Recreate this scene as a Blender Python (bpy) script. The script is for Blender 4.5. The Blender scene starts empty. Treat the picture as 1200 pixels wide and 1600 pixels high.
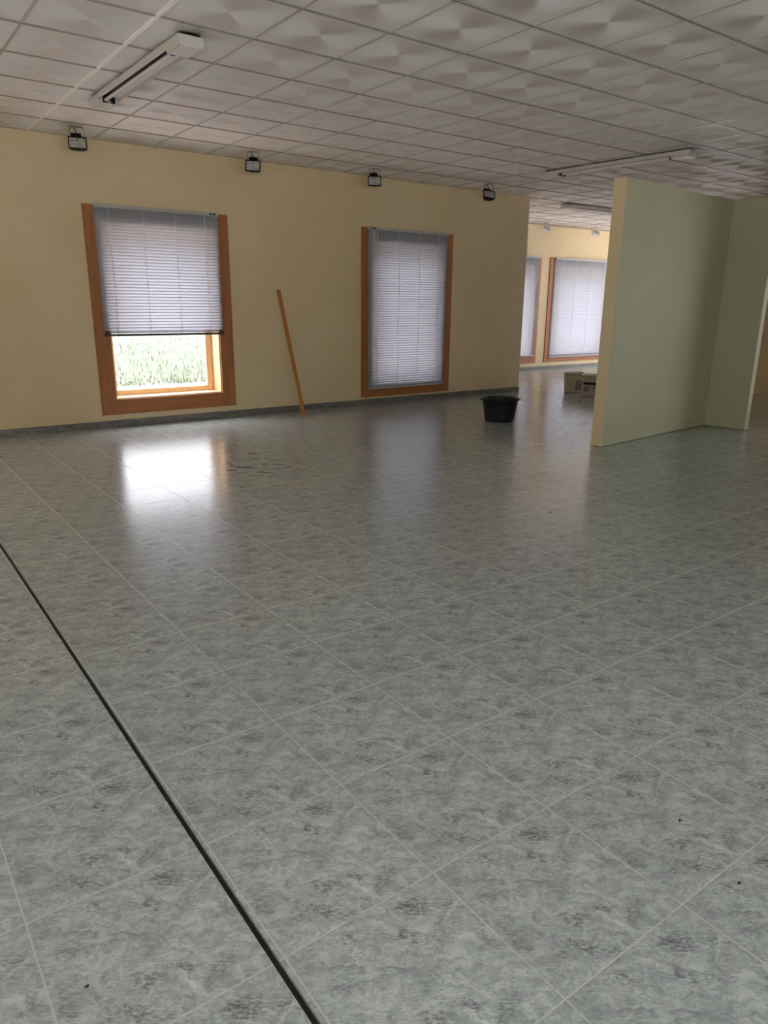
import bpy, bmesh, math, random
from mathutils import Vector, Matrix
random.seed(7)
S = bpy.context.scene
COL = S.collection
PI = math.pi

# ------------------------------------------------------------------ camera
CAM_H = 1.3587
FPX = 1117.36
YAW, PITCH, ROLL = 0.63494, 0.28448, -0.0097
cy, sy, cp, sp = math.cos(YAW), math.sin(YAW), math.cos(PITCH), math.sin(PITCH)
fwd = Vector((sy * cp, cy * cp, -sp))
rgt = Vector((cy, -sy, 0))
dwn = fwd.cross(rgt)
r2 = math.cos(ROLL) * rgt + math.sin(ROLL) * dwn
d2 = -math.sin(ROLL) * rgt + math.cos(ROLL) * dwn
cam_d = bpy.data.cameras.new('camera')
cam = bpy.data.objects.new('camera', cam_d)
COL.objects.link(cam)
cam_d.sensor_fit = 'AUTO'
cam_d.sensor_width = 36
cam_d.lens = 36 * FPX / 1600
cam_d.clip_start = 0.02
cam_d.clip_end = 500
M = Matrix((( r2.x, -d2.x, -fwd.x, 0), (r2.y, -d2.y, -fwd.y, 0), (r2.z, -d2.z, -fwd.z, CAM_H), (0, 0, 0, 1)))
cam.matrix_world = M
S.camera = cam

# ------------------------------------------------------------------ view
S.view_settings.view_transform = 'Standard'
S.view_settings.look = 'None'
S.view_settings.gamma = 1
S.view_settings.use_curve_mapping = False
S.view_settings.exposure = 0.0
S.cycles.use_denoising = True
S.cycles.max_bounces = 12
S.cycles.diffuse_bounces = 7
S.cycles.transparent_max_bounces = 12
S.cycles.caustics_reflective = False
S.cycles.caustics_refractive = False

# ------------------------------------------------------------------ world: bright overcast sky
w = bpy.data.worlds.new('overcast')
S.world = w
w.use_nodes = True
nt = w.node_tree
nt.nodes.clear()
o_ = nt.nodes.new('ShaderNodeOutputWorld')
b_ = nt.nodes.new('ShaderNodeBackground')
tc = nt.nodes.new('ShaderNodeTexCoord')
sx = nt.nodes.new('ShaderNodeSeparateXYZ')
def wmap(sock, a, b, lo, hi):
    n_ = nt.nodes.new('ShaderNodeMapRange')
    for k_, v_ in (('From Min', a), ('From Max', b), ('To Min', lo), ('To Max', hi)): n_.inputs[k_].default_value = v_
    nt.links.new(sock, n_.inputs['Value'])
    return n_.outputs[0]


# sky half behind the camera made brighter, to bring more light indoors
SKY_FRONT, SKY_BACK = 9.0, 5.8
nt.links.new(tc.outputs['Generated'], sx.inputs[0])
el = wmap(sx.outputs['Z'], 0, .9, .32, 2.25)
az = wmap(sx.outputs['Y'], -.45, .45, SKY_FRONT, SKY_BACK)
mu = nt.nodes.new('ShaderNodeMath')
mu.operation = 'MULTIPLY'
nt.links.new(el, mu.inputs[0])
nt.links.new(az, mu.inputs[1])
nt.links.new(mu.outputs[0], b_.inputs['Strength'])
b_.inputs['Color'].default_value = (0.93, 0.93, 1.0, 1)
nt.links.new(b_.outputs[0], o_.inputs[0])

ROOM_H = 2.911
YW = 8.151          # inner face of the window wall
XE = 8.69           # where that wall ends
YB = 10.70          # inner face of the far wall
YF = -3.6
XL = -3.2
XR1 = 9.3           # right wall next to the camera
XR2 = 11.86         # right wall farther on
XR3 = 16.6
T = 0.30            # wall thickness

# windows: (x0, x1, z0, z1) of the openings
W_FILL_CORNER = [(-2.9, -1.0, .25, 2.4)]     # unseen bare window, added to lift the light along the window wall
W_NEAR = [(2.312, 3.566, .305, 2.135), (5.757, 6.998, .27, 2.135)]
W_FAR = [(9.93, 11.69, .32, 2.135), (12.29, 14.05, .32, 2.135), (14.62, 16.3, .32, 2.135)]  # last opening is unseen, added to brighten the far room
W_FRONT = [(-2.9, -.4, .1, 2.6), (0, 2.6, .1, 2.6)]
W_FILL_LEFT = [(-2.6, -.2, .1, 2.6)]  # not in view; added for light from the left
W_FILL_LINK = [(12.1, 14.2, .02, 2.85), (14.3, 16.5, .02, 2.85)]  # unseen glazing put in to fill the far room with light
W_FILL_END = [(8.0, 10.4, .1, 2.6)]  # added out-of-frame opening, more daylight at the far end
YLK = 7.7
W_FILL_INNER = [(6.35, 7.5, .1, 2.6)]  # hidden behind the partition; made up to light the doorway floor
W_RIGHT = [(1.9, 4.02, .15, 2.25)]


def portal(loc, rot, sx_, sy_):
    l = bpy.data.lights.new('sky_portal', 'AREA')
    l.shape = 'RECTANGLE'
    l.size = sx_
    l.size_y = sy_
    l.cycles.is_portal = True
    o = bpy.data.objects.new('sky_portal', l)
    o.location = loc
    o.rotation_euler = rot
    COL.objects.link(o)


for (a, b, c, d) in W_FILL_CORNER + W_NEAR:
    portal(((a + b) / 2, YW + T + .02, (c + d) / 2), (-PI / 2, 0, 0), b - a, d - c)
for (a, b, c, d) in W_FAR:
    portal(((a + b) / 2, YB + T + .02, (c + d) / 2), (-PI / 2, 0, 0), b - a, d - c)
for (a, b, c, d) in W_FRONT:
    portal(((a + b) / 2, YF - T - .02, (c + d) / 2), (PI / 2, 0, 0), b - a, d - c)
for (a, b, c, d) in W_FILL_LINK:
    portal(((a + b) / 2, YLK - .14, (c + d) / 2), (PI / 2, 0, 0), b - a, d - c)
for (a, b, c, d) in W_FILL_LEFT:
    portal((XL - T - .02, (a + b) / 2, (c + d) / 2), (0, -PI / 2, 0), d - c, b - a)
for (a, b, c, d) in W_FILL_END:
    portal((XR3 + T + .02, (a + b) / 2, (c + d) / 2), (0, PI / 2, 0), d - c, b - a)
for (a, b, c, d) in W_FILL_INNER:
    portal((XR2 + .16, (a + b) / 2, (c + d) / 2), (0, PI / 2, 0), d - c, b - a)
for (a, b, c, d) in W_RIGHT:
    portal((XR1 + T + .02, (a + b) / 2, (c + d) / 2), (0, PI / 2, 0), d - c, b - a)


# ================================================================== helpers
def tag(o, label=None, cat=None, group=None, kind=None):
    if label: o['label'] = label
    if cat: o['category'] = cat
    if group: o['group'] = group
    if kind: o['kind'] = kind
    return o


def empty(name, loc=(0, 0, 0), rz=0):
    o = bpy.data.objects.new(name, None)
    o.location = loc
    o.rotation_euler = (0, 0, rz)
    o.empty_display_size = .05
    COL.objects.link(o)
    return o


def obj(name, bm, mats, parent=None, smooth=False, bevel=0):
    bmesh.ops.recalc_face_normals(bm, faces=bm.faces)
    me = bpy.data.meshes.new(name)
    bm.to_mesh(me)
    bm.free()
    if not isinstance(mats, (list, tuple)): mats = [mats]
    for m in mats: me.materials.append(m)
    if smooth:
        for p in me.polygons: p.use_smooth = True
        if hasattr(me, 'set_sharp_from_angle'): me.set_sharp_from_angle(angle=math.radians(40))
    o = bpy.data.objects.new(name, me)
    COL.objects.link(o)
    if parent: o.parent = parent
    if bevel:
        md = o.modifiers.new('bevel', 'BEVEL')
        md.width = bevel
        md.segments = 2
        md.limit_method = 'ANGLE'
    return o


def box(bm, x0, x1, y0, y1, z0, z1, mi=0):
    v = [bm.verts.new(c) for c in ((x0, y0, z0), (x1, y0, z0), (x1, y1, z0), (x0, y1, z0),
                                   (x0, y0, z1), (x1, y0, z1), (x1, y1, z1), (x0, y1, z1))]
    for f in ((3, 2, 1, 0), (4, 5, 6, 7), (0, 1, 5, 4), (1, 2, 6, 5), (2, 3, 7, 6), (3, 0, 4, 7)):
        fc = bm.faces.new([v[i] for i in f])
        fc.material_index = mi
    return v


def quad(bm, pts, mi=0):
    f = bm.faces.new([bm.verts.new(p) for p in pts])
    f.material_index = mi
    return f


def tube(bm, pts, r, n=8, mi=0, cap=True):
    pts = [Vector(p) for p in pts]
    rings = []
    up = None
    for i, p in enumerate(pts):
        t = (pts[min(i + 1, len(pts) - 1)] - pts[max(i - 1, 0)]).normalized()
        if up is None:
            up = t.orthogonal().normalized()
        up = (up - up.dot(t) * t)
        up = up.normalized() if up.length > 1e-6 else t.orthogonal().normalized()
        s = t.cross(up)
        rings.append([bm.verts.new(p + r * (math.cos(a) * up + math.sin(a) * s)) for a in [2 * PI * k / n for k in range(n)]])
    for i in range(len(rings) - 1):
        for k in range(n):
            f = bm.faces.new((rings[i][k], rings[i][(k + 1) % n], rings[i + 1][(k + 1) % n], rings[i + 1][k]))
            f.material_index = mi
    if cap:
        bm.faces.new(rings[0][::-1]).material_index = mi
        bm.faces.new(rings[-1]).material_index = mi


def lathe(bm, prof, n=40, closed=False, mi=0, a0=0, a1=2 * PI):
    full = abs(a1 - a0 - 2 * PI) < 1e-6
    rings = []
    for (r, z) in prof:
        if r < 1e-6:
            rings.append([bm.verts.new((0, 0, z))])
        else:
            m = n if full else n + 1
            rings.append([bm.verts.new((r * math.cos(a0 + (a1 - a0) * k / n), r * math.sin(a0 + (a1 - a0) * k / n), z)) for k in range(m)])
    for i in range(len(rings) - 1):
        A, B = rings[i], rings[i + 1]
        for k in range(n):
            k2 = (k + 1) % n if full else k + 1
            if len(A) == 1 and len(B) == 1: continue
            if len(A) == 1: f = bm.faces.new((A[0], B[k2], B[k]))
            elif len(B) == 1: f = bm.faces.new((A[k], A[k2], B[0]))
            else: f = bm.faces.new((A[k], A[k2], B[k2], B[k]))
            f.material_index = mi


# ---------------------------------------------------------------- node helper
class NT:
    def __init__(s, name):
        s.m = bpy.data.materials.new(name)
        s.m.use_nodes = True
        s.t = s.m.node_tree
        s.t.nodes.clear()
        s.out = s.t.nodes.new('ShaderNodeOutputMaterial')

    def n(s, typ, ins=None, **kw):
        nd = s.t.nodes.new('ShaderNode' + typ)
        for k, v in kw.items(): setattr(nd, k, v)
        for k, v in (ins or {}).items():
            if isinstance(v, bpy.types.NodeSocket): s.t.links.new(v, nd.inputs[k])
            else: nd.inputs[k].default_value = v
        return nd

    def m_(s, op, a, b=0.0, c=0.0, clamp=False):
        nd = s.n('Math', {0: a, 1: b, 2: c}, operation=op)
        nd.use_clamp = clamp
        return nd.outputs[0]

    def vm(s, op, a, b=(0, 0, 0)):
        nd = s.n('VectorMath', {0: a, 1: b}, operation=op)
        return nd.outputs['Value'] if op in ('LENGTH', 'DOT_PRODUCT', 'DISTANCE') else nd.outputs[0]

    def noise(s, vec, scale, detail=3, rough=.5, dist=0, col=False):
        nd = s.n('TexNoise', {'Vector': vec, 'Scale': scale, 'Detail': detail, 'Roughness': rough, 'Distortion': dist})
        return nd.outputs['Color'] if col else nd.outputs['Fac']

    def ss(s, v, a, b, lo=0., hi=1.):
        nd = s.n('MapRange', {'Value': v, 'From Min': a, 'From Max': b, 'To Min': lo, 'To Max': hi}, interpolation_type='SMOOTHSTEP')
        return nd.outputs[0]

    def mix(s, f, a, b, blend='MIX'):
        nd = s.n('Mix', data_type='RGBA', blend_type=blend)
        for k, v in ((0, f), (6, a), (7, b)):
            if isinstance(v, bpy.types.NodeSocket): s.t.links.new(v, nd.inputs[k])
            else: nd.inputs[k].default_value = v
        return nd.outputs[2]

    def comb(s, x, y, z=0.0):
        return s.n('CombineXYZ', {0: x, 1: y, 2: z}).outputs[0]

    def pr(s, **k):
        ins = {a.replace('_', ' '): v for a, v in k.items()}
        nd = s.n('BsdfPrincipled', ins)
        s.t.links.new(nd.outputs[0], s.out.inputs[0])
        return nd

    def pos(s):
        return s.n('TexCoord').outputs['Object']

    def bump(s, h, strength=.3, dist=.01):
        return s.n('Bump', {'Height': h, 'Strength': strength, 'Distance': dist}).outputs[0]


def rgb(r, g, b):
    f = lambda c: ((c / 255 + .055) / 1.055) ** 2.4 if c > 10 else c / 255 / 12.92
    return (f(r), f(g), f(b), 1)


def plain(name, c, rough=.5, metal=0., spec=.5, var=.06, nscale=12, bump=0):
    g = NT(name)
    p = g.pos()
    nz = g.noise(p, nscale, 4)
    col = g.mix(nz, tuple(x * (1 - var) for x in c[:3]) + (1,), tuple(min(1, x * (1 + var)) for x in c[:3]) + (1,))
    k = dict(Base_Color=col, Roughness=rough, Metallic=metal, Specular_IOR_Level=spec)
    if bump: k['Normal'] = g.bump(g.noise(p, nscale * 8, 3), bump, .002)
    g.pr(**k)
    return g.m


def paint_wall(name, c, c2):
    g = NT(name)
    p = g.pos()
    big = g.noise(p, .8, 3)
    col = g.mix(g.ss(big, .35, .65), c, c2)
    mott = g.noise(p, 5, 4, .6)
    col = g.mix(g.ss(mott, .45, .75, 0, .12), col, (c[0] * .8, c[1] * .78, c[2] * .72, 1))
    g.pr(Base_Color=col, Roughness=.62, Specular_IOR_Level=.3, Normal=g.bump(g.noise(p, 160, 3), .12, .002))
    return g.m


M_wall = paint_wall('cream_wall_paint', rgb(216, 196, 156), rgb(222, 203, 166))
M_part = paint_wall('pale_green_cream_paint', rgb(186, 186, 156), rgb(192, 191, 162))
M_ext = plain('rough_render', rgb(200, 195, 180), .9)


def wood(name, c1, c2, rough=.45, axis=2, sc=1.):
    g = NT(name)
    p = g.pos()
    st = [28 * sc, 28 * sc, 28 * sc]
    st[axis] = 1.6 * sc
    q = g.vm('MULTIPLY', p, tuple(st))
    nz = g.noise(q, 1.0, 5, .6, .4)
    fine = g.noise(g.vm('MULTIPLY', p, tuple(x * 5 for x in st)), 1.0, 2)
    col = g.mix(g.ss(nz, .3, .7), c1, c2)
    col = g.mix(g.ss(fine, .5, .8, 0, .35), col, tuple(x * .6 for x in c1[:3]) + (1,))
    g.pr(Base_Color=col, Roughness=rough, Specular_IOR_Level=.45, Normal=g.bump(nz, .1, .002))
    return g.m


M_woodV = wood('varnished_pine_upright', rgb(158, 100, 56), rgb(174, 114, 68), axis=2)
M_woodH = wood('varnished_pine_board', rgb(158, 100, 56), rgb(174, 114, 68), axis=0)
M_wood_lit = wood('lit_pine_jamb', rgb(232, 196, 152), rgb(238, 206, 166), axis=2)  # pine paled for jambs and sashes, sky glow put into the colour
M_stick = wood('batten_pine', rgb(170, 106, 40), rgb(190, 126, 56), axis=2, rough=.55)

# blinds: thin lacquered slats that let some light through
g = NT('translucent_slat')
df = g.n('BsdfDiffuse', {'Color': (.38, .39, .42, 1)})
tl = g.n('BsdfTranslucent', {'Color': (.80, .82, .95, 1)})
mx = g.n('MixShader', {0: .2, 1: df.outputs[0], 2: tl.outputs[0]})
gl = g.n('BsdfGlossy', {'Color': (1, 1, 1, 1), 'Roughness': .35})
m2 = g.n('MixShader', {0: .05, 1: mx.outputs[0], 2: gl.outputs[0]})
g.t.links.new(m2.outputs[0], g.out.inputs[0])
M_slat = g.m
M_rail = plain('blind_rail_grey', rgb(178, 176, 172), .4, var=.03)
M_rail_dark = plain('blind_bottom_rail_grey', rgb(66, 65, 64), .5, var=.03)
g = NT('white_ladder_cord')
df = g.n('BsdfDiffuse', {'Color': (.85, .85, .88, 1)})
tl = g.n('BsdfTranslucent', {'Color': (.9, .9, .95, 1)})
mx = g.n('MixShader', {0: .55, 1: df.outputs[0], 2: tl.outputs[0]})
g.t.links.new(mx.outputs[0], g.out.inputs[0])
M_cord = g.m
M_black = plain('black_enamel', rgb(14, 15, 16), .6, spec=.2, var=.1)
M_blackrub = plain('black_rubber', rgb(15, 21, 19), .55, var=.15, bump=.1)
M_whitemetal = plain('white_enamel', rgb(204, 198, 194), .35, var=.02)
M_tube = plain('fluorescent_tube_unlit', rgb(226, 218, 212), .15, var=.01)
M_dark = plain('dark_gap', rgb(14, 15, 14), .8)
M_jointedge = plain('aluminium_edge', rgb(150, 150, 146), .35, metal=.6)
M_grey = plain('grey_cable', rgb(60, 60, 60), .6)
M_pail = plain('off_white_plastic', rgb(200, 192, 172), .45, var=.05)
M_pailrim = plain('greyish_plastic_lid', rgb(176, 168, 146), .45, var=.05)
M_label_dk = plain('label_ink', rgb(22, 24, 28), .4)
M_label_lt = plain('label_pale', rgb(196, 200, 200), .4)
M_label_gr = plain('label_grey_ink', rgb(105, 100, 92), .5)
M_whiteflood = plain('white_floodlight_enamel', rgb(235, 232, 230), .35, var=.02)
M_steel = plain('steel_wire', rgb(150, 150, 150), .3, metal=.9)


def glass(name, tint, refl=.06):
    g = NT(name)
    tr = g.n('BsdfTransparent', {'Color': tint})
    gs = g.n('BsdfGlossy', {'Color': (1, 1, 1, 1), 'Roughness': .02})
    lw = g.n('Fresnel', {'IOR': 1.35})
    mx = g.n('MixShader', {0: lw.outputs[0], 1: tr.outputs[0], 2: gs.outputs[0]})
    g.t.links.new(mx.outputs[0], g.out.inputs[0])
    return g.m


M_glass = glass('clear_window_glass', (.94, .96, .95, 1))
M_glass_green = glass('green_tinted_glass', (.80, .86, .81, 1))  # tint added to give the unseen front daylight its green cast

g = NT('flood_lens_glass')
p = g.pos()
nz = g.noise(p, 60, 3)
g.pr(Base_Color=g.mix(g.ss(nz, .4, .6), rgb(140, 136, 134), rgb(196, 190, 186)), Roughness=.3)
M_lens = g.m

# ---------------------------------------------------------------- floor tile print
def floor_material():
    g = NT('grey_marbled_glazed_tile')
    p = g.pos()
    s = g.n('SeparateXYZ', {0: p})
    U0, V0, TU, TV, ANG = 0.96215, 1.9275, 0.41424, 0.41701, -0.0058
    dx = g.m_('SUBTRACT', s.outputs[0], U0)
    dy = g.m_('SUBTRACT', s.outputs[1], V0)
    uu = g.m_('ADD', g.m_('MULTIPLY', dx, math.cos(ANG)), g.m_('MULTIPLY', dy, -math.sin(ANG) * -1 * -1))
    vv = g.m_('ADD', g.m_('MULTIPLY', dx, math.sin(ANG) * -1 * -1), g.m_('MULTIPLY', dy, -math.cos(ANG)))
    # columns left of the expansion joint sit 15 mm farther over
    left = g.m_('LESS_THAN', s.outputs[0], 0.533)
    uu = g.m_('ADD', uu, g.m_('MULTIPLY', left, 0.017))
    u_ = g.m_('DIVIDE', uu, TU)
    v_ = g.m_('DIVIDE', vv, TV)
    u = g.m_('FRACT', u_)
    v = g.m_('FRACT', v_)
    # a slight change of tone from tile to tile
    cell = g.comb(g.m_('FLOOR', u_), g.m_('FLOOR', v_), 0.0)
    tone = g.n('TexWhiteNoise', {'Vector': cell}, noise_dimensions='3D').outputs['Value']
    uv = g.comb(u, v, 0.0)
    dn = g.noise(uv, 5.0, 4, .6, col=True)
    uvd = g.vm('ADD', uv, g.vm('MULTIPLY', g.vm('SUBTRACT', dn, (.5, .5, .5)), (.20, .20, 0)))
    dn2 = g.noise(uv, 22.0, 4, .65, col=True)
    uvd = g.vm('ADD', uvd, g.vm('MULTIPLY', g.vm('SUBTRACT', dn2, (.5, .5, .5)), (.05, .05, 0)))

    def blob(cx, cy_, rx, ry, rot, lo, hi, amp):
        mp = g.n('Mapping', {'Vector': uvd, 'Location': (cx, cy_, 0), 'Rotation': (0, 0, rot), 'Scale': (rx, ry, 1)}, vector_type='TEXTURE')
        return g.ss(g.vm('LENGTH', mp.outputs[0]), lo, hi, amp, 0.)

    def total(lst):
        a = lst[0]
        for b in lst[1:]: a = g.m_('ADD', a, b)
        return a
    D = .62     # direction of the brushed look of the print
    # brushed noises running along the print direction
    mpn = g.n('Mapping', {'Vector': uvd, 'Rotation': (0, 0, D), 'Scale': (.13, .05, 1)}, vector_type='TEXTURE')
    brush = g.noise(mpn.outputs[0], 1.0, 6, .68, .5)
    mpf = g.n('Mapping', {'Vector': uv, 'Rotation': (0, 0, D), 'Scale': (.035, .013, 1)}, vector_type='TEXTURE')
    fine = g.noise(mpf.outputs[0], 1.0, 5, .7)
    grain = g.noise(uv, 120, 3, .7)
    dark_zone = total([
        blob(.76, .13, .13, .08, .3, .2, 1, 1.0), blob(.90, .22, .08, .06, .3, .2, 1, .6), blob(.60, .24, .15, .05, D, .2, 1, .8),
        blob(.60, .30, .12, .05, D, .2, 1, .6), blob(.33, .10, .05, .14, .2, .2, 1, .55), blob(.60, .76, .08, .07, D, .2, 1, .7),
        blob(.74, .86, .07, .10, .3, .2, 1, .7), blob(.34, .86, .16, .07, D, .2, 1, .8), blob(.20, .80, .07, .07, 0, .2, 1, .6),
        blob(.42, .74, .12, .04, D + .3, .2, 1, .7), blob(.12, .34, .08, .05, D, .2, 1, .4), blob(.50, .96, .2, .05, 0, .2, 1, .5),
        blob(.06, .62, .05, .15, 0, .2, 1, .4), blob(.93, .55, .06, .14, 0, .2, 1, .35)])
    shade = total([
        blob(.85, .85, .13, .07, 1.0, .1, 1, .7), blob(.46, .42, .16, .06, D, .1, 1, .6), blob(.57, .50, .05, .18, 1.1, .1, 1, .5),
        blob(.2, .2, .2, .05, D, .1, 1, .5), blob(.38, .65, .03, .13, .15, .1, 1, .7), blob(.78, .33, .04, .17, .4, .1, 1, .5),
        blob(.10, .5, .06, .2, .1, .1, 1, .35)])
    pale = total([
        blob(.80, .48, .12, .20, .8, 0, 1.2, .45), blob(.54, .64, .16, .06, D, 0, 1.2, .5), blob(.50, .12, .14, .08, .5, 0, 1.1, .4),
        blob(.28, .50, .22, .12, .6, 0, 1.2, .4), blob(.70, .70, .035, .16, -.6, 0, 1, .8), blob(.62, .88, .022, .14, -.5, 0, 1, 1.1),
        blob(.20, .93, .14, .05, .4, 0, 1.1, .5), blob(.24, .20, .18, .018, D, 0, 1, .8), blob(.95, .10, .05, .10, 0, 0, 1, .4),
        blob(.90, .27, .12, .02, -.5, 0, 1, .7), blob(.86, .93, .14, .05, -.3, 0, 1, .5)])
    base = g.mix(g.ss(brush, .30, .66), FL['lo'], FL['hi'])
    base = g.mix(g.m_('MULTIPLY', pale, g.ss(brush, .25, .6, .35, .75), clamp=True), base, FL['pale'])
    base = g.mix(g.m_('MULTIPLY', shade, g.ss(brush, .7, .35, .3, .75), clamp=True), base, FL['shade'])
    dm = g.m_('MULTIPLY', dark_zone, g.ss(fine, .44, .56, 0, 1.), clamp=True)
    base = g.mix(g.m_('MULTIPLY', dm, .85), base, FL['dark'])
    base = g.mix(g.ss(fine, .52, .64, 0, .45), base, FL['shade'])
    base = g.mix(g.ss(fine, .46, .34, 0, .45), base, FL['pale'])
    # thin cloudy veins
    vn = g.noise(uvd, 3.2, 4, .55, 1.2)
    vein = g.ss(g.m_('ABSOLUTE', g.m_('SUBTRACT', vn, .5)), 0.0, .045, .40, 0.)
    base = g.mix(g.m_('MULTIPLY', vein, g.ss(brush, .35, .6)), base, FL['shade'])
    wv = g.noise(g.vm('ADD', uvd, (3.1, 1.7, 0)), 4.5, 4, .6, 1.6)
    vein2 = g.ss(g.m_('ABSOLUTE', g.m_('SUBTRACT', wv, .5)), 0.0, .016, .45, 0.)
    base = g.mix(g.m_('MULTIPLY', vein2, g.ss(fine, .4, .6)), base, FL['pale'])
    base = g.mix(g.ss(grain, .45, .75, 0, .30), base, FL['hi'])
    hs = g.n('HueSaturation', {'Color': base, 'Value': g.ss(tone, 0, 1, .96, 1.04), 'Hue': .5, 'Saturation': 1.0, 'Fac': 1.0})
    base = hs.outputs[0]
    # grout lines; the pale edge paints the bevel highlight beside each joint
    eu = g.m_('MULTIPLY', g.m_('MINIMUM', u, g.m_('SUBTRACT', 1.0, u)), TU)
    ev = g.m_('MULTIPLY', g.m_('MINIMUM', v, g.m_('SUBTRACT', 1.0, v)), TV)
    e = g.m_('MINIMUM', eu, ev)
    line = g.ss(e, .0020, .0027, .52, 0.)
    core = g.ss(e, .0004, .0010, .6, 0.)
    base = g.mix(line, base, FL['edge'])
    base = g.mix(core, base, FL['grout'])
    h = g.ss(e, .0008, .0040, 0., 1.)
    wav = g.noise(p, 7, 2)
    hh = g.m_('ADD', h, g.m_('MULTIPLY', fine, .05))
    nb = g.bump(hh, .35, .0008)
    nb2 = g.n('Bump', {'Height': wav, 'Strength': .16, 'Distance': .002, 'Normal': nb}).outputs[0]
    rough = g.m_('ADD', g.ss(line, 0, 1, .15, .32), g.m_('MULTIPLY', fine, .10))
    g.pr(Base_Color=base, Roughness=rough, Specular_IOR_Level=.9, Normal=nb2)
    return g.m


FL = dict(lo=rgb(136, 142, 142), hi=rgb(184, 190, 189), pale=rgb(214, 220, 219), shade=rgb(106, 112, 114), dark=rgb(56, 59, 61),
          edge=rgb(212, 214, 210), grout=rgb(140, 142, 138))
M_floor = floor_material()

# skirting: the same tile, plainer
g = NT('grey_tile_skirting')
p = g.pos()
nz = g.noise(g.vm('MULTIPLY', p, (8, 8, 30)), 1, 5, .65)
sp3 = g.n('SeparateXYZ', {0: p})
fr = g.m_('FRACT', g.m_('DIVIDE', sp3.outputs[0], .415))
seam = g.ss(g.m_('MINIMUM', fr, g.m_('SUBTRACT', 1., fr)), .004, .01, 1, 0)
col = g.mix(g.ss(nz, .3, .7), rgb(92, 91, 86), rgb(132, 130, 124))
g.pr(Base_Color=g.mix(seam, col, rgb(90, 88, 82)), Roughness=.3)
M_skirt = g.m


# ---------------------------------------------------------------- ceiling tile: each has four fans of fine embossed ribs
def ceiling_material():
    g = NT('embossed_ceiling_tile')
    p = g.pos()
    s = g.n('SeparateXYZ', {0: p})
    fx = g.m_('SUBTRACT', g.m_('FRACT', g.m_('DIVIDE', g.m_('SUBTRACT', s.outputs[0], CX0), .6)), .5)
    fy = g.m_('SUBTRACT', g.m_('FRACT', g.m_('DIVIDE', g.m_('SUBTRACT', s.outputs[1], CY0), .6)), .5)
    r2_ = g.m_('ADD', g.m_('ADD', g.m_('MULTIPLY', fx, fx), g.m_('MULTIPLY', fy, fy)), .0006)
    c2 = g.m_('DIVIDE', g.m_('SUBTRACT', g.m_('MULTIPLY', fy, fy), g.m_('MULTIPLY', fx, fx)), r2_)   # cos 2 theta
    edge = g.m_('MINIMUM', g.m_('SUBTRACT', .5, g.m_('ABSOLUTE', fx)), g.m_('SUBTRACT', .5, g.m_('ABSOLUTE', fy)))
    fall = g.m_('MULTIPLY', g.ss(r2_, .0, .26, 1., .15), g.ss(edge, 0, .12))
    tilt = g.m_('MULTIPLY', g.m_('MULTIPLY', c2, fall), CTILT)
    geo = g.n('NewGeometry')
    nrm = g.vm('NORMALIZE', g.vm('ADD', geo.outputs['Normal'], g.comb(0.0, tilt, 0.0)))
    nz = g.noise(p, 3, 3)
    spk = g.noise(p, 90, 3)
    col = g.mix(g.ss(nz, .3, .7), rgb(232, 226, 224), rgb(238, 232, 230))
    col = g.mix(g.ss(spk, .55, .8, 0, .15), col, rgb(170, 166, 160))
    nb = g.n('Bump', {'Height': spk, 'Strength': .15, 'Distance': .002, 'Normal': nrm}).outputs[0]
    g.pr(Base_Color=col, Roughness=.55, Specular_IOR_Level=.35, Normal=nb)
    return g.m


CX0, CY0, CTILT = 0.52424, 2.76234, .85
M_ceil = ceiling_material()
M_grid_shade = plain('shaded_grid_bar', rgb(150, 144, 138), .5, var=.04)  # shade put into the grey of bars seen on their unlit side
M_grid_pale = plain('pale_grid_bar', rgb(186, 180, 174), .45, var=.04)
M_grid_white = plain('white_grid_runner', rgb(250, 246, 240), .4, var=.01)


# ================================================================== structure
def struct(name, bm, mats, **k):
    o = obj(name, bm, mats, **k)
    o['kind'] = 'structure'
    return o


# floor, cut by the expansion joint
bm = bmesh.new()
JX0, JX1 = .5255, .5405
for (x0, x1, y0, y1) in ((XL - T, JX0, YF - T, YW + T), (JX1, XE, YF - T, YW + T), (XE, XR3 + T, YF - T, YB + T)):
    box(bm, x0, x1, y0, y1, -.12, 0)
struct('floor', bm, M_floor)
bm = bmesh.new()
box(bm, JX0, JX1 - .0022, YF, YW, -.05, -.004)
box(bm, JX1 - .0022, JX1, YF, YW, -.05, .0004, 1)
struct('trim_1', bm, [M_dark, M_jointedge])

# ceiling
bm = bmesh.new()
for (x0, x1, y0, y1) in ((XL - T, XE, YF - T, YW + T), (XE, XR3 + T, YF - T, YB + T)):
    box(bm, x0, x1, y0, y1, ROOM_H + .006, ROOM_H + .1)
BW = .010
k0 = int((XL - CX0) / .6) - 1
for k in range(k0, 30):
    x = CX0 + .6 * k
    if x < XL or x > XR3: continue
    y1 = YB if x > XE else YW
    mi = 3 if k == 2 else 2
    wd = .013 if k == 2 else .008
    box(bm, x - wd, x + wd, YF, y1, ROOM_H + (-.002 if k == 2 else .001), ROOM_H + .007, mi)
for k in range(-12, 16):
    y = CY0 + .6 * k
    if y < YF or y > YB: continue
    x0 = XE if y > YW else XL
    box(bm, x0, XR3, y - .009, y + .009, ROOM_H, ROOM_H + .007, 1)
# two small screw holes left in one panel
for (x, y, r) in ((6.005, 5.96, .018), (6.15, 5.84, .009)):
    vs = [bm.verts.new((x + r * math.cos(a), y + r * math.sin(a), ROOM_H + .0055)) for a in [2 * PI * i / 12 for i in range(12)]]
    bm.faces.new(vs).material_index = 4
struct('ceiling', bm, [M_ceil, M_grid_shade, M_grid_pale, M_grid_white, M_dark])


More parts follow.
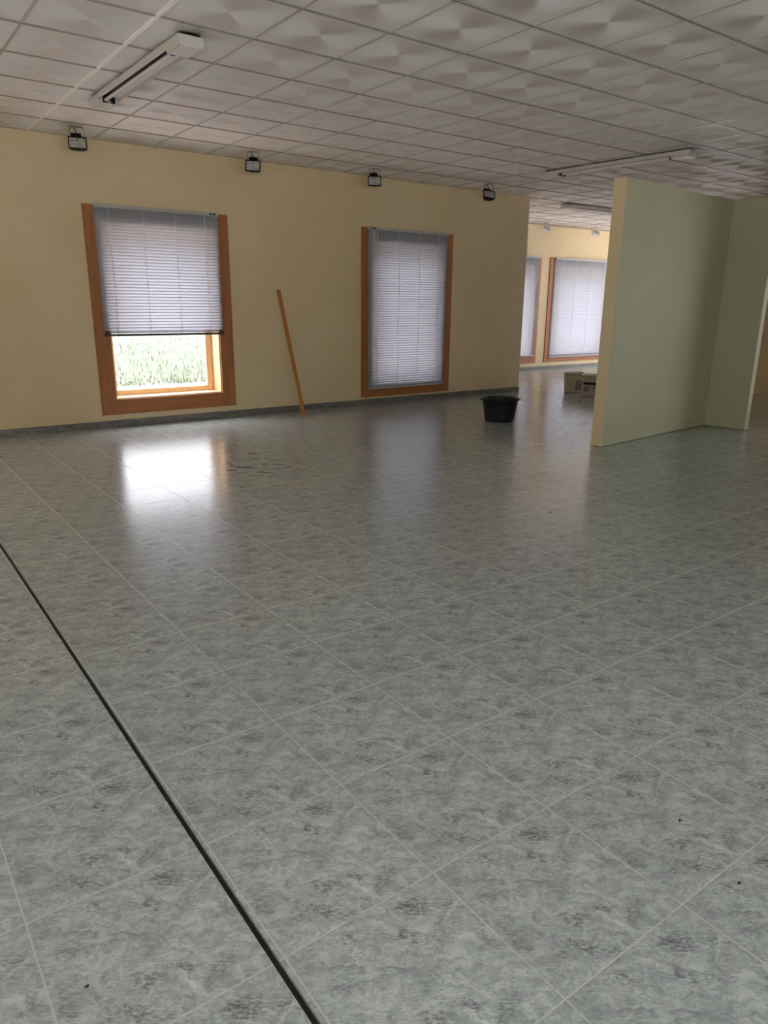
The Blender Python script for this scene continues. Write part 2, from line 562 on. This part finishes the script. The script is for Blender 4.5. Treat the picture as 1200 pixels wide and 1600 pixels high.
def wall_y(name, x0, x1, yi, yo, holes, mats=None):
    """wall whose faces are at y = yi (inside) and y = yo"""
    bm = bmesh.new()
    xs = x0
    for (a, b, c, d) in holes:
        box(bm, xs, a, min(yi, yo), max(yi, yo), 0, ROOM_H)
        box(bm, a, b, min(yi, yo), max(yi, yo), 0, c)
        box(bm, a, b, min(yi, yo), max(yi, yo), d, ROOM_H)
        xs = b
    box(bm, xs, x1, min(yi, yo), max(yi, yo), 0, ROOM_H)
    return struct(name, bm, mats or M_wall)


def wall_x(name, y0, y1, xi, xo, holes, mats=None):
    bm = bmesh.new()
    ys = y0
    for (a, b, c, d) in holes:
        box(bm, min(xi, xo), max(xi, xo), ys, a, 0, ROOM_H)
        box(bm, min(xi, xo), max(xi, xo), a, b, 0, c)
        box(bm, min(xi, xo), max(xi, xo), a, b, d, ROOM_H)
        ys = b
    box(bm, min(xi, xo), max(xi, xo), ys, y1, 0, ROOM_H)
    return struct(name, bm, mats or M_wall)


wall_y('wall_back', XL, XE, YW, YW + T, W_FILL_CORNER + W_NEAR)
wall_x('wall_recess', YW + T, YB, XE, XE - T, [])
wall_y('wall_far', XE - T, XR3, YB, YB + T, W_FAR)
wall_y('wall_front', XL, XR1, YF, YF - T, W_FRONT)
wall_x('wall_left', YF, YW + T, XL, XL - T, W_FILL_LEFT)
wall_x('wall_right', YF, 4.15, XR1, XR1 + T, W_RIGHT)
wall_y('wall_return', XR1 + T, XR2 + .12, 4.03, 4.15, [])
wall_x('wall_inner', 4.15, 7.7, XR2, XR2 + .12, W_FILL_INNER)
wall_y('wall_link', XR2 + .12, XR3, 7.58, 7.7, W_FILL_LINK)
wall_x('wall_end', 7.58, YB + T, XR3, XR3 + T, W_FILL_END)

# skirting
SK = .078


def skirt(name, pts):
    bm = bmesh.new()
    for b in pts: box(bm, *b, 0, SK)
    return struct(name, bm, M_skirt, bevel=.002)


skirt('baseboard_back', [(XL, XE + .009, YW - .009, YW), (XE, XE + .009, YW, YB - .009)])
skirt('baseboard_far', [(XE + .009, XR3, YB - .009, YB)])
skirt('baseboard_left', [(XL, XL + .009, YF, YW - .009)])

# ================================================================== windows
def window(n, x0, x1, z0, z1, yi, tw=.165, screws=True):
    """boards round the opening on the room side, lined reveal, sash and pane"""
    root = empty('window_%d' % n, ((x0 + x1) / 2, yi, z0))
    root['kind'] = 'structure'
    ox, oz = (x0 + x1) / 2, z0
    h = z1 - z0
    w = (x1 - x0) / 2
    th = .022
    # casing: uprights run the full height, boards between them
    bm = bmesh.new()
    for s in (-1, 1):
        a, b = sorted((s * w, s * (w + tw)))
        box(bm, a, b, -th, 0, -tw, h + tw)
    obj('casing_upright', bm, M_woodV, root, bevel=.003)
    bm = bmesh.new()
    box(bm, -w, w, -th, 0, -tw, 0)
    box(bm, -w, w, -th, 0, h, h + tw)
    obj('casing_board', bm, M_woodH, root, bevel=.003)
    # reveal lining
    bm = bmesh.new()
    t = .012
    for s in (-1, 1):
        a, b = sorted((s * w, s * (w - t)))
        box(bm, a, b, -.0, .20, 0, h)
    box(bm, -w + t, w - t, 0, .20, 0, t)
    box(bm, -w + t, w - t, 0, .20, h - t, h)
    obj('jamb', bm, M_wood_lit, root)
    # sash
    bm = bmesh.new()
    sw = .085
    a, b = .225, .275
    for s in (-1, 1):
        c, d = sorted((s * (w - .004), s * (w - sw)))
        box(bm, c, d, a, b, .004, h - .004)
    box(bm, -w + sw, w - sw, a, b, .004, .07)
    box(bm, -w + sw, w - sw, a, b, h - sw, h - .004)
    obj('sash', bm, M_wood_lit, root, bevel=.003)
    bm = bmesh.new()
    quad(bm, [(-w + sw - .01, .25, .06), (w - sw + .01, .25, .06), (w - sw + .01, .25, h - sw + .01), (-w + sw - .01, .25, h - sw + .01)])
    obj('pane', bm, M_glass, root)
    if screws:
        bm = bmesh.new()
        for s in (-1, 1):
            for z in (-tw * .45, h + tw * .35):
                tube(bm, [(s * (w + tw * .5), -th - .0015, z), (s * (w + tw * .5), -th, z)], .006, 10)
        obj('screw_cap', bm, plain('brown_screw_cap', rgb(92, 56, 26), .5), root)
    return root


for i, (a, b, c, d) in enumerate(W_NEAR): window(i + 1, a, b, c, d, YW)
for i, (a, b, c, d) in enumerate(W_FAR): window(i + 3, a, b, c, d, YB, screws=False)


def simple_window(n, x0, x1, z0, z1, y, along_x=True, gm=None):
    """plain glazed frame in an opening out of view, most of them added for light"""
    bm = bmesh.new()
    f = .05
    parts = [(x0, x0 + f, z0, z1), (x1 - f, x1, z0, z1), (x0 + f, x1 - f, z0, z0 + f), (x0 + f, x1 - f, z1 - f, z1),
             ((x0 + x1) / 2 - f / 2, (x0 + x1) / 2 + f / 2, z0 + f, z1 - f)]
    for (a, b, c, d) in parts:
        if along_x: box(bm, a, b, y - .03, y + .03, c, d)
        else: box(bm, y - .03, y + .03, a, b, c, d)
    o = struct('window_%d' % n, bm, M_woodV)
    bm = bmesh.new()
    if along_x: quad(bm, [(x0, y, z0), (x1, y, z0), (x1, y, z1), (x0, y, z1)])
    else: quad(bm, [(y, x0, z0), (y, x1, z0), (y, x1, z1), (y, x0, z1)])
    obj('pane', bm, gm or M_glass_green, o)


n = 6
for (a, b, c, d) in W_FRONT:
    simple_window(n, a, b, c, d, YF - .2)
    n += 1
for (a, b, c, d) in W_RIGHT:
    simple_window(n, a, b, c, d, XR1 + .2, False)
    n += 1
for (a, b, c, d) in W_FILL_LEFT:
    simple_window(n, a, b, c, d, XL - .2, False)
    n += 1
for (a, b, c, d) in W_FILL_END:
    simple_window(n, a, b, c, d, XR3 + .2, False, M_glass)
    n += 1
for (a, b, c, d) in W_FILL_INNER:
    simple_window(n, a, b, c, d, XR2 + .06, False, M_glass)
    n += 1
for (a, b, c, d) in W_FILL_CORNER:
    simple_window(n, a, b, c, d, YW + .2, True, M_glass)
    n += 1
for (a, b, c, d) in W_FILL_LINK:
    simple_window(n, a, b, c, d, YLK - .06, True, M_glass)
    n += 1

# ================================================================== venetian blinds
PITCH_S = .0325
SLW = .042


def blind(x0, x1, z_top, z_bot, yw, label, cords, tilt=58, stack=0, low=None, wand=None, locks=None, rail_mat=None, skew=0):
    cx = (x0 + x1) / 2
    root = empty('venetian_blind', (cx, yw, z_bot))
    W = (x1 - x0) / 2
    H = z_top - z_bot
    tag(root, label, 'blind', 'venetian blinds')
    hr = .030
    bm = bmesh.new()
    # U shaped headrail: channel with a lip
    box(bm, -W, W, -.030, .012, H - hr, H)
    box(bm, -W, W, -.033, -.029, H - hr - .004, H + .002)
    obj('headrail', bm, M_rail, root, bevel=.002)
    bm = bmesh.new()
    if locks:
        for lx in locks:
            box(bm, lx - .013, lx + .013, -.036, -.032, H - hr * .75, H - hr * .15)
        obj('cord_lock', bm, M_dark, root)
    else:
        bm.free()
    # slats
    bm = bmesh.new()
    a = math.radians(tilt)
    zs = []
    z = H - hr - .022
    zend = .030 + stack * .0035 + .014
    n_s = round((z - zend) / PITCH_S)
    for k in range(n_s + 1): zs.append((z - (z - zend) * k / n_s, a))
    for k in range(stack): zs.append((.028 + k * .0035, math.radians(4)))
    for (z, an) in zs:
        jit = random.uniform(-.012, .012)
        rows = []
        for t in (-1, -.33, .33, 1):
            yy = t * SLW / 2
            crown = .003 * (1 - t * t)
            # room edge high, window edge low
            y = yy * math.cos(an + jit) + crown * math.sin(an)
            zz = -yy * math.sin(an + jit) + crown * math.cos(an)
            rows.append([bm.verts.new((x, y, z + zz + skew * x)) for x in (-W + .004, -W * .33, W * .33, W - .004)])
        for i in range(3):
            for j in range(3):
                bm.faces.new((rows[i][j], rows[i][j + 1], rows[i + 1][j + 1], rows[i + 1][j]))
    me = obj('slats', bm, M_slat, root, smooth=True)
    bm = bmesh.new()
    box(bm, -W, W, -.022, .014, 0, .024)
    br = obj('bottom_rail', bm, rail_mat or M_rail, root, bevel=.005)
    for c in cords:
        bm = bmesh.new()
        lx = -W + 2 * W * c
        for yy in (-.0125, .0125):
            tube(bm, [(lx, yy, .01), (lx, yy, H - hr)], .0019, 6)
        # the braided ladder rungs bulge a little at every slat
        for (z, an) in zs[::1]:
            if an > .5: box(bm, lx - .0055, lx + .0055, -.0145, -.0095, z + .008, z + .020)
        obj('ladder_cord', bm, M_cord, root)
    if wand:
        bm = bmesh.new()
        tube(bm, [(wand[0], -.032, H - hr), (wand[0], -.034, H - hr - wand[1])], .004, 8)
        obj('tilt_wand', bm, M_cord, root)
    return root


YBL = .040      # hangs this far in front of the wall face
blind(2.246, 3.603, 2.305, .985, YW - YBL, 'venetian blind raised above the grass view, left window', (.11, .37, .63, .88), tilt=62, stack=9,
      locks=(.585, .625), rail_mat=M_rail_dark)
blind(5.679, 7.040, 2.298, .215, YW - YBL, 'fully lowered venetian blind on the window right of the leaning batten', (.11, .37, .63, .88), tilt=62,
      locks=(-.63, -.59), wand=(-.60, .22), rail_mat=M_rail)
YBB = YB - .040
blind(9.86, 11.76, 2.30, .30, YBB, 'venetian blind cut off by the end of the cream wall, far room', (.1, .37, .63, .9), tilt=62, rail_mat=M_rail)
blind(12.24, 14.14, 2.30, .25, YBB, 'wide venetian blind in far room, partly behind the partition', (.1, .35, .61, .87), tilt=62, rail_mat=M_rail)

# ================================================================== partition
PZ = 2.466
ang = math.atan2(4.566 - 4.372, 8.063 - 5.904)
pr = empty('partition_wall', (5.904, 4.372, 0), ang)
tag(pr, 'free-standing pale green-cream partition with a short wing, not reaching the ceiling', 'partition')
L = math.hypot(4.566 - 4.372, 8.063 - 5.904)
bm = bmesh.new()
box(bm, 0, L + .10, 0, .128, .004, PZ)
obj('panel', bm, M_part, pr, bevel=.002)
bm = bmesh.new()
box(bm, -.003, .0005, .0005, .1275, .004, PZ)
obj('lit_end_sheet', bm, M_wall, pr)  # thin cream sheet on the partition end, side light put into its colour
bm = bmesh.new()
box(bm, L, L + .10, -.475, -.0005, .004, PZ)
obj('wing_panel', bm, M_part, pr, bevel=.004)
bm = bmesh.new()
box(bm, L - .004, L + .001, -.004, .001, .004, PZ)
obj('corner_seam', bm, plain('tan_seam_strip', rgb(168, 156, 118), .8), pr)  # narrow darker tan strip in the inner corner
bm = bmesh.new()
for (yy, zz) in ((.03, .075), (.05, .1)):
    tube(bm, [(-.0045, yy, zz), (.002, yy, zz)], .005, 8)
for (xx, zz) in ((.035, .075), (.83, 1.57), (1.6, 1.68)):
    tube(bm, [(xx, -.001, zz), (xx, .002, zz)], .006, 8)
obj('screw', bm, M_grey, pr)


# ================================================================== leaning batten
def oriented_bar(bm, a, b, wx, wy, up=Vector((1, 0, 0))):
    a, b = Vector(a), Vector(b)
    t = (b - a).normalized()
    s = (up - up.dot(t) * t).normalized()
    q = t.cross(s)
    V = []
    for p in (a, b):
        for (i, j) in ((-1, -1), (1, -1), (1, 1), (-1, 1)):
            V.append(bm.verts.new(p + s * wx * i / 2 + q * wy * j / 2))
    for f in ((3, 2, 1, 0), (4, 5, 6, 7), (0, 1, 5, 4), (1, 2, 6, 5), (2, 3, 7, 6), (3, 0, 4, 7)):
        bm.faces.new([V[i] for i in f])


bm = bmesh.new()
st0 = Vector((4.447, 7.733, .004))
st1 = Vector((4.362, YW - .012, 1.50))
oriented_bar(bm, (0, 0, 0), st1 - st0, .045, .020)
bt = obj('wooden_batten', bm, M_stick, bevel=.003)
bt.location = st0
tag(bt, 'long thin orange wooden batten leaning on the cream wall between two windows', 'batten')


# ================================================================== fluorescent fixtures
def fixture(loc, rz, length, label):
    loc = (loc[0], loc[1], loc[2] - .010)
    root = empty('fluorescent_fixture', loc, rz)
    tag(root, label, 'ceiling light', 'fluorescent ceiling fixtures')
    L2, W2, Hh = length / 2, .08, .062
    cap = .21
    # body: cross-section swept (tray open downwards) between the caps
    bm = bmesh.new()

    def sweep(prof, y0, y1, mi=0, closed=True):
        r0 = [bm.verts.new((x, y0, z)) for x, z in prof]
        r1 = [bm.verts.new((x, y1, z)) for x, z in prof]
        n_ = len(prof)
        for i in range(n_ if closed else n_ - 1):
            j = (i + 1) % n_
            bm.faces.new((r0[i], r0[j], r1[j], r1[i])).material_index = mi
        if closed:
            bm.faces.new(r0[::-1]).material_index = mi
            bm.faces.new(r1).material_index = mi
    t = .003
    tray = [(-W2, 0), (W2, 0), (W2, -.042), (W2 - .004, -.042), (W2 - .009, -.024), (.016, -.020), (.013, -.006),
            (-W2 + .019, -.006), (-W2 + .016, -.036), (-W2, -.036)]
    sweep(tray, -L2 + cap - .002, L2 - cap + .002)
    obj('tray', bm, M_whitemetal, root)
    bm = bmesh.new()
    for q in (-.7, 0, .7): box(bm, -W2 + .012, W2 - .012, q * L2 - .26, q * L2 + .26, 0, .0098)
    obj('shadow_spacer', bm, M_dark, root)  # dark strips that paint the contact shadow between tray and ceiling
    bm = bmesh.new()
    box(bm, -.0600, .0120, -L2 + cap, L2 - cap, -.0085, -.0062)
    obj('slot_shade', bm, M_dark, root)  # dark strip behind the tube, trench shade put in as colour
    for s in (-1, 1):
        bm = bmesh.new()
        y0, y1 = sorted((s * (L2 - cap), s * L2))
        prof = [(-W2 - .001, 0), (W2 + .001, 0), (W2 + .001, -Hh + .016), (W2 - .006, -Hh + .003), (W2 - .016, -Hh - .002), (-W2 + .016, -Hh - .002), (-W2 + .006, -Hh + .003), (-W2 - .001, -Hh + .016)]
        sweep(prof, y0, y1)
        obj('end_cap', bm, M_whitemetal, root, bevel=.003)
    bm = bmesh.new()
    tube(bm, [(-.026, -L2 + cap + .012, -.045), (-.026, L2 - cap - .02, -.045)], .013, 16)
    obj('tube', bm, M_tube, root, smooth=True)
    for s in (1, -1):
        bm = bmesh.new()
        y0, y1 = sorted((s * (L2 - cap - .002), s * (L2 - cap - .03)))
        box(bm, -.044, -.012, y0, y1, -.062, -.0085)
        if s == 1:
            box(bm, -.012, .020, y0, y1, -.040, -.022)
            box(bm, .020, .046, y0, y1, -.062, -.0085)
        obj('lamp_holder', bm, M_black, root, bevel=.003)
    return root


fixture((1.965, 5.63, ROOM_H), .012, 1.86, 'fluorescent ceiling fixture with one unlit tube, above the left window')
fixture((7.30, 5.60, ROOM_H), math.radians(3.6), 1.86, 'fluorescent ceiling fixture just above and left of the partition')
fixture((10.55, 8.22, ROOM_H), -math.radians(90) - .06, 1.86, 'fluorescent ceiling fixture in the far room, mostly behind the partition')


# ================================================================== floodlights
def floodlight(loc, yaw, tilt, label, mat, group, roll=0.0, scale=1.0, braw=0.0):
    """halogen work floodlight on a U bracket screwed to the ceiling; face looks along -Y of the root"""
    root = empty('floodlight', loc, yaw)
    root.scale = (scale,) * 3
    tag(root, label, 'floodlight', group)
    bm = bmesh.new()
    bw, bh = .062, .165
    path = [(-bw, 0, -bh), (-bw, 0, -.020), (-bw + .008, 0, -.006), (-bw + .018, 0, -.003), (bw - .018, 0, -.003), (bw - .008, 0, -.006), (bw, 0, -.020), (bw, 0, -bh)]
    for i in range(len(path) - 1):
        oriented_bar(bm, path[i], path[i + 1], .016, .003, Vector((0, 1, 0)))
    obj('bracket', bm, mat, root)
    # head rotates about the bracket ends
    R_ = Matrix.Translation((0, 0, -bh + .008)) @ Matrix.Rotation(roll, 4, 'Y') @ Matrix.Rotation(-tilt, 4, 'X')

    def put(name, bm, m, **k):
        bm.transform(R_)
        return obj(name, bm, m, root, **k)
    W, Hh = .082, .060
    # housing tapers towards the back
    bm = bmesh.new()
    fr = [(-W + .008, -.035, -Hh + .006), (W - .008, -.035, -Hh + .006), (W - .008, -.035, Hh - .006), (-W + .008, -.035, Hh - .006)]
    md = [(-W + .014, .005, -Hh + .014), (W - .014, .005, -Hh + .014), (W - .014, .005, Hh - .008), (-W + .014, .005, Hh - .008)]
    bk = [(-.045, .05, -.025), (.045, .05, -.025), (.045, .05, .035), (-.045, .05, .035)]
    R3 = [[bm.verts.new(q) for q in ring] for ring in (fr, md, bk)]
    for i in range(2):
        for k in range(4):
            bm.faces.new((R3[i][k], R3[i][(k + 1) % 4], R3[i + 1][(k + 1) % 4], R3[i + 1][k]))
    bm.faces.new(R3[0][::-1]); bm.faces.new(R3[2])
    for k in range(5):     # cooling fins
        x = -.036 + .018 * k
        box(bm, x - .0015, x + .0015, .015, .062, -.03, .045)
    put('housing', bm, mat)
    bm = bmesh.new()
    f = .010
    for (a, b, c, d) in ((-W, W, Hh - f, Hh), (-W, W, -Hh, -Hh + f), (-W, -W + f, -Hh + f, Hh - f), (W - f, W, -Hh + f, Hh - f)):
        box(bm, a, b, -.047, -.033, c, d)
    box(bm, -.007, .007, -.048, -.034, -Hh - .014, -Hh)
    put('front_frame', bm, mat, bevel=.0015)
    bm = bmesh.new()
    box(bm, -W + f, W - f, -.040, -.037, -Hh + f, Hh - f)
    put('glass', bm, M_lens)
    bm = bmesh.new()
    tube(bm, [(-.052, -.0445, 0), (.052, -.0445, 0)], .0045, 8)
    put('bulb', bm, M_whitemetal)
    # terminal box on top of the head
    bm = bmesh.new()
    box(bm, -.056, .034, -.014, .040, Hh - .006, Hh + .052)
    put('terminal_box', bm, mat, bevel=.004)
    bm = bmesh.new()
    q = R_ @ Vector((.020, .010, Hh + .02))
    tube(bm, [q, q + Vector((.022, 0, .012)), (.022, .004, -.07), (-.008, .004, -.045), (-.018, .002, -.004)], .004, 8)
    obj('cable', bm, M_black if mat is M_black else M_grey, root, smooth=True)
    for s in (-1, 1):
        bm = bmesh.new()
        a = Vector((s * (bw - .002), 0, -bh + .008))
        tube(bm, [a, a + Vector((s * .012, 0, 0))], .009, 10)
        obj('pivot_screw', bm, mat, root)
    return root


GB = 'black floodlights along the ceiling edge'
floodlight((2.055, 7.70, ROOM_H), -.30, .35, 'black floodlight above the left window, leftmost of the four black ones', M_black, GB)
floodlight((3.87, 7.70, ROOM_H), -.65, .30, 'second black floodlight from the left, above the gap right of the left window', M_black, GB, roll=.06)
floodlight((5.46, 7.67, ROOM_H), -.60, .30, 'third black floodlight from the left, above the fully covered window', M_black, GB)
floodlight((7.32, 7.63, ROOM_H), -.45, .55, 'rightmost black floodlight, near the end of the cream wall', M_black, GB, roll=.12)
GW = 'white floodlights in the far room'
floodlight((11.28, 10.12, ROOM_H), -0.28, .60, 'left one of two white floodlights in the far room', M_whiteflood, GW, roll=.18)
floodlight((12.68, 10.04, ROOM_H), -0.28, .60, 'right one of two white floodlights, beside the partition edge', M_whiteflood, GW, roll=.18)

# ================================================================== black tub
tub = empty('plastic_tub', (6.254, 6.147, 0), -YAW)
tag(tub, 'round black rubber tub standing on the tiles left of the partition', 'tub')
bm = bmesh.new()
H = .275
prof = [(0, .004), (.165, .004), (.176, .010), (.181, .03), (.212, H - .03), (.214, H - .028), (.222, H - .026), (.230, H - .014), (.230, H - .004), (.224, H),
        (.214, H - .002), (.208, H - .02), (.174, .035), (.165, .020), (0, .018)]
lathe(bm, prof, 56)
obj('body', bm, M_blackrub, tub, smooth=True)
for s in (-1, 1):
    bm = bmesh.new()
    pts = []
    for k in range(9):
        a = -0.34 + .68 * k / 8
        rr = .224 + .014 * math.cos(a / .34 * PI / 2)
        pts.append((s * rr * math.cos(a), rr * math.sin(a), H - .014))
    tube(bm, pts, .009, 10)
    obj('handle', bm, M_blackrub, tub, smooth=True)


# ================================================================== pails
def pail(loc, rz, label, black_band):
    root = empty('plastic_pail', loc, rz)
    tag(root, label, 'pail', 'off-white pails in the far room')
    H = .315
    bm = bmesh.new()
    lathe(bm, [(0, .004), (.140, .004), (.144, .012), (.157, H - .075), (.163, H - .073), (.163, H - .064), (.158, H - .062), (.160, H - .01), (.150, H - .01), (.140, .02), (0, .016)], 48)
    obj('body', bm, M_pail, root, smooth=True)
    bm = bmesh.new()
    lathe(bm, [(0, H - .008), (.140, H - .008), (.146, H + .002), (.158, H + .004), (.166, H - .002), (.167, H - .04), (.162, H - .04), (.161, H - .012), (.14, H - .014), (0, H - .014)], 48)
    obj('lid', bm, M_pailrim, root, smooth=True)
    for s in (-1, 1):
        bm = bmesh.new()
        tube(bm, [(s * .158, 0, H - .10), (s * .172, 0, H - .10)], .014, 12)
        obj('handle_lug', bm, M_pailrim, root)
    bm = bmesh.new()
    pts = [(.170 * math.cos(t), -.172 * math.sin(t) * .99, H - .10 - .10 * math.sin(t)) for t in [PI * k / 16 for k in range(17)]]
    tube(bm, pts, .002, 6)
    obj('bail', bm, M_steel, root, smooth=True)

    def wrap(bm, a0, a1, z0, z1, mi, off=.0012):
        n_ = max(2, int((a1 - a0) / .08))
        lo, hi = [], []
        for k in range(n_ + 1):
            a = a0 + (a1 - a0) * k / n_
            for zz, L_ in ((z0, lo), (z1, hi)):
                rr = .144 + (.157 - .144) * (zz - .012) / (H - .087) + off
                L_.append(bm.verts.new((rr * math.sin(a), -rr * math.cos(a), zz)))
        for k in range(n_):
            bm.faces.new((lo[k], lo[k + 1], hi[k + 1], hi[k])).material_index = mi
    inks = [M_label_dk, M_label_lt, M_label_gr]

    def patch(nm, a0, a1, z0, z1, mi, off):
        bm = bmesh.new()
        wrap(bm, a0, a1, z0, z1, 0, off)
        obj(nm, bm, inks[mi], root)
    if black_band:
        patch('label_border', -1.0, 1.0, .165, .222, 1, .0010)
        patch('label_band', -1.0, .42, .175, .215, 0, .0018)
        patch('label_band', .50, 1.0, .175, .215, 0, .0018)
        for (z, a, b) in ((.140, -.95, -.15), (.118, -.95, -.3), (.095, -.95, -.2), (.072, -.95, -.35), (.140, 0.0, .35), (.120, 0.05, .8)):
            patch('label_print', a, b, z, z + .012, 2, .0016)
    else:
        patch('label_dot', -.75, -.62, .19, .215, 0, .0016)
        for k in range(6):
            patch('label_print', .15, .95, .06 + .026 * k, .06 + .026 * k + .014, 2 if k % 2 else 0, .0016)
    return root


pail((9.36, 7.58, 0), -.86, 'off-white plastic pail with lid, left and behind the black-labelled one', False)
pail((9.27, 7.16, 0), -.86, 'off-white plastic pail with black label band, right and in front of the other', True)

# ================================================================== little debris and damp marks on the floor
M_damp = plain('dried_mortar_smear', rgb(48, 52, 54), .6)


def smear(pts, r, label, name='floor_smear'):
    bm = bmesh.new()
    cx = sum(p[0] for p in pts) / len(pts)
    cyy = sum(p[1] for p in pts) / len(pts)
    for (x, y, rx, ry, rot) in r:
        vs, vt = [], []
        for k in range(14):
            a = 2 * PI * k / 14
            q = 1 + random.uniform(-.3, .3)
            dx, dy = rx * q * math.cos(a), ry * q * math.sin(a)
            X = x + dx * math.cos(rot) - dy * math.sin(rot) - cx
            Y = y + dx * math.sin(rot) + dy * math.cos(rot) - cyy
            vs.append(bm.verts.new((X, Y, 0)))
            vt.append(bm.verts.new((X * 1, Y * 1, .0012)))
        bm.faces.new(vs[::-1]); bm.faces.new(vt)
        for k in range(14):
            bm.faces.new((vs[k], vs[(k + 1) % 14], vt[(k + 1) % 14], vt[k]))
    o = obj(name, bm, M_damp)
    o.location = (cx, cyy, .0006)
    return o


SM = [(2.584, 5.699, 0.058), (2.443, 5.462, 0.037), (2.58, 5.506, 0.07), (2.898, 5.994, 0.035), (2.814, 5.778, 0.037), (2.783, 5.529, 0.026), (2.608, 5.268, 0.037), (2.659, 5.227, 0.022), (2.563, 5.179, 0.018), (2.595, 5.078, 0.027), (2.786, 5.289, 0.028), (2.87, 5.311, 0.038), (2.975, 5.613, 0.027), (2.869, 5.443, 0.039), (2.799, 5.025, 0.018), (2.725, 5.416, 0.016), (3.026, 5.367, 0.02), (2.447, 5.327, 0.021), (2.262, 4.902, 0.02)]
marks = [(x, y, l, max(.008, l * .45), -YAW + random.uniform(-.25, .25)) for (x, y, l) in SM]
marks[0] = (2.53, 5.70, .012, .11, -.1)
sm = smear([(x, y) for x, y, l in SM], marks, '')
tag(sm, 'scatter of small dark smears on the tiles beside the window glare', 'floor marks', kind='stuff')
for (x, y, r, lab) in ((.19, 1.274, .006, 'tiny dark crumb on the tile left of the black floor joint'),
                       (1.639, .841, .007, 'tiny dark crumb near the lower right, upper of two'),
                       (1.556, .629, .007, 'tiny dark crumb near the lower right, lower of two'),
                       (3.681, 3.089, .010, 'tiny dark crumb in the middle of the floor')):
    bm = bmesh.new()
    bmesh.ops.create_icosphere(bm, subdivisions=1, radius=r * .6)
    for v in bm.verts:
        v.co.z *= .5
        v.co.x *= 1.5
        v.co += Vector([random.uniform(-.15, .15) * r for _ in range(3)])
    o = obj('crumb', bm, M_dark)
    o.location = (x, y, r * .3)
    tag(o, lab, 'debris')

# ================================================================== outside
g = NT('grass_and_gravel')
p = g.pos()
s_ = g.n('SeparateXYZ', {0: p})
n1 = g.noise(p, .9, 5, .65)
n2 = g.noise(p, 9, 5, .7)
gr = g.mix(g.ss(n2, .35, .65), rgb(100, 105, 92), rgb(116, 120, 108))
gr = g.mix(g.ss(n1, .45, .6, 0, .7), gr, rgb(122, 122, 114))
gv = g.mix(g.ss(g.noise(p, 30, 4), .3, .7), rgb(214, 202, 197), rgb(230, 218, 213))
edge = g.m_('ADD', s_.outputs[1], g.m_('MULTIPLY', g.noise(p, 1.6, 3), 1.2))
f = g.m_('MULTIPLY', g.ss(edge, 13.3, 14.1, 1, 0), g.ss(s_.outputs[1], 7, 7.5), clamp=True)
pv = g.mix(g.ss(n2, .3, .7), rgb(206, 200, 196), rgb(226, 220, 216))  # unseen paving, made pale to bounce skylight up to the ceiling
inyard = g.ss(s_.outputs[1], 7.2, 8.2)
g.pr(Base_Color=g.mix(inyard, pv, g.mix(f, gr, gv)), Roughness=.95, Specular_IOR_Level=.1)
bm = bmesh.new()
quad(bm, [(-70, -70, 0), (90, -70, 0), (90, 90, 0), (-70, 90, 0)])
gd = obj('ground', bm, g.m)
gd.location = (0, 0, -.15)
gd['kind'] = 'structure'

g = NT('pale_grass_blade')
nz = g.noise(g.pos(), 3, 2)
g.pr(Base_Color=g.mix(g.ss(nz, .35, .65), rgb(96, 104, 86), rgb(122, 126, 112)), Roughness=.8, Specular_IOR_Level=.1)
bm = bmesh.new()
for k in range(9000):
    Y = 13.4 + 17 * random.random() ** 1.4
    X = random.uniform(.32, .62) * Y * 1.0 - 1.2 + random.uniform(-.6, .6)
    h = random.uniform(.05, .2) * (1.0 if random.random() < .8 else 1.5)
    a = random.uniform(0, PI)
    wd = random.uniform(.006, .016)
    lx, ly = random.uniform(-.12, .12), random.uniform(-.12, .12)
    c, s = math.cos(a) * wd, math.sin(a) * wd
    quad(bm, [(X - c, Y - s, 0), (X + c, Y + s, 0), (X + lx * .5 + c * .7, Y + ly * .5 + s * .7, h * .6), (X + lx, Y + ly, h)])
gs = obj('grass', bm, g.m)
gs.location = (0, 0, -.15)
tag(gs, 'pale sunlit grass growing outside the left window', 'grass', kind='stuff')
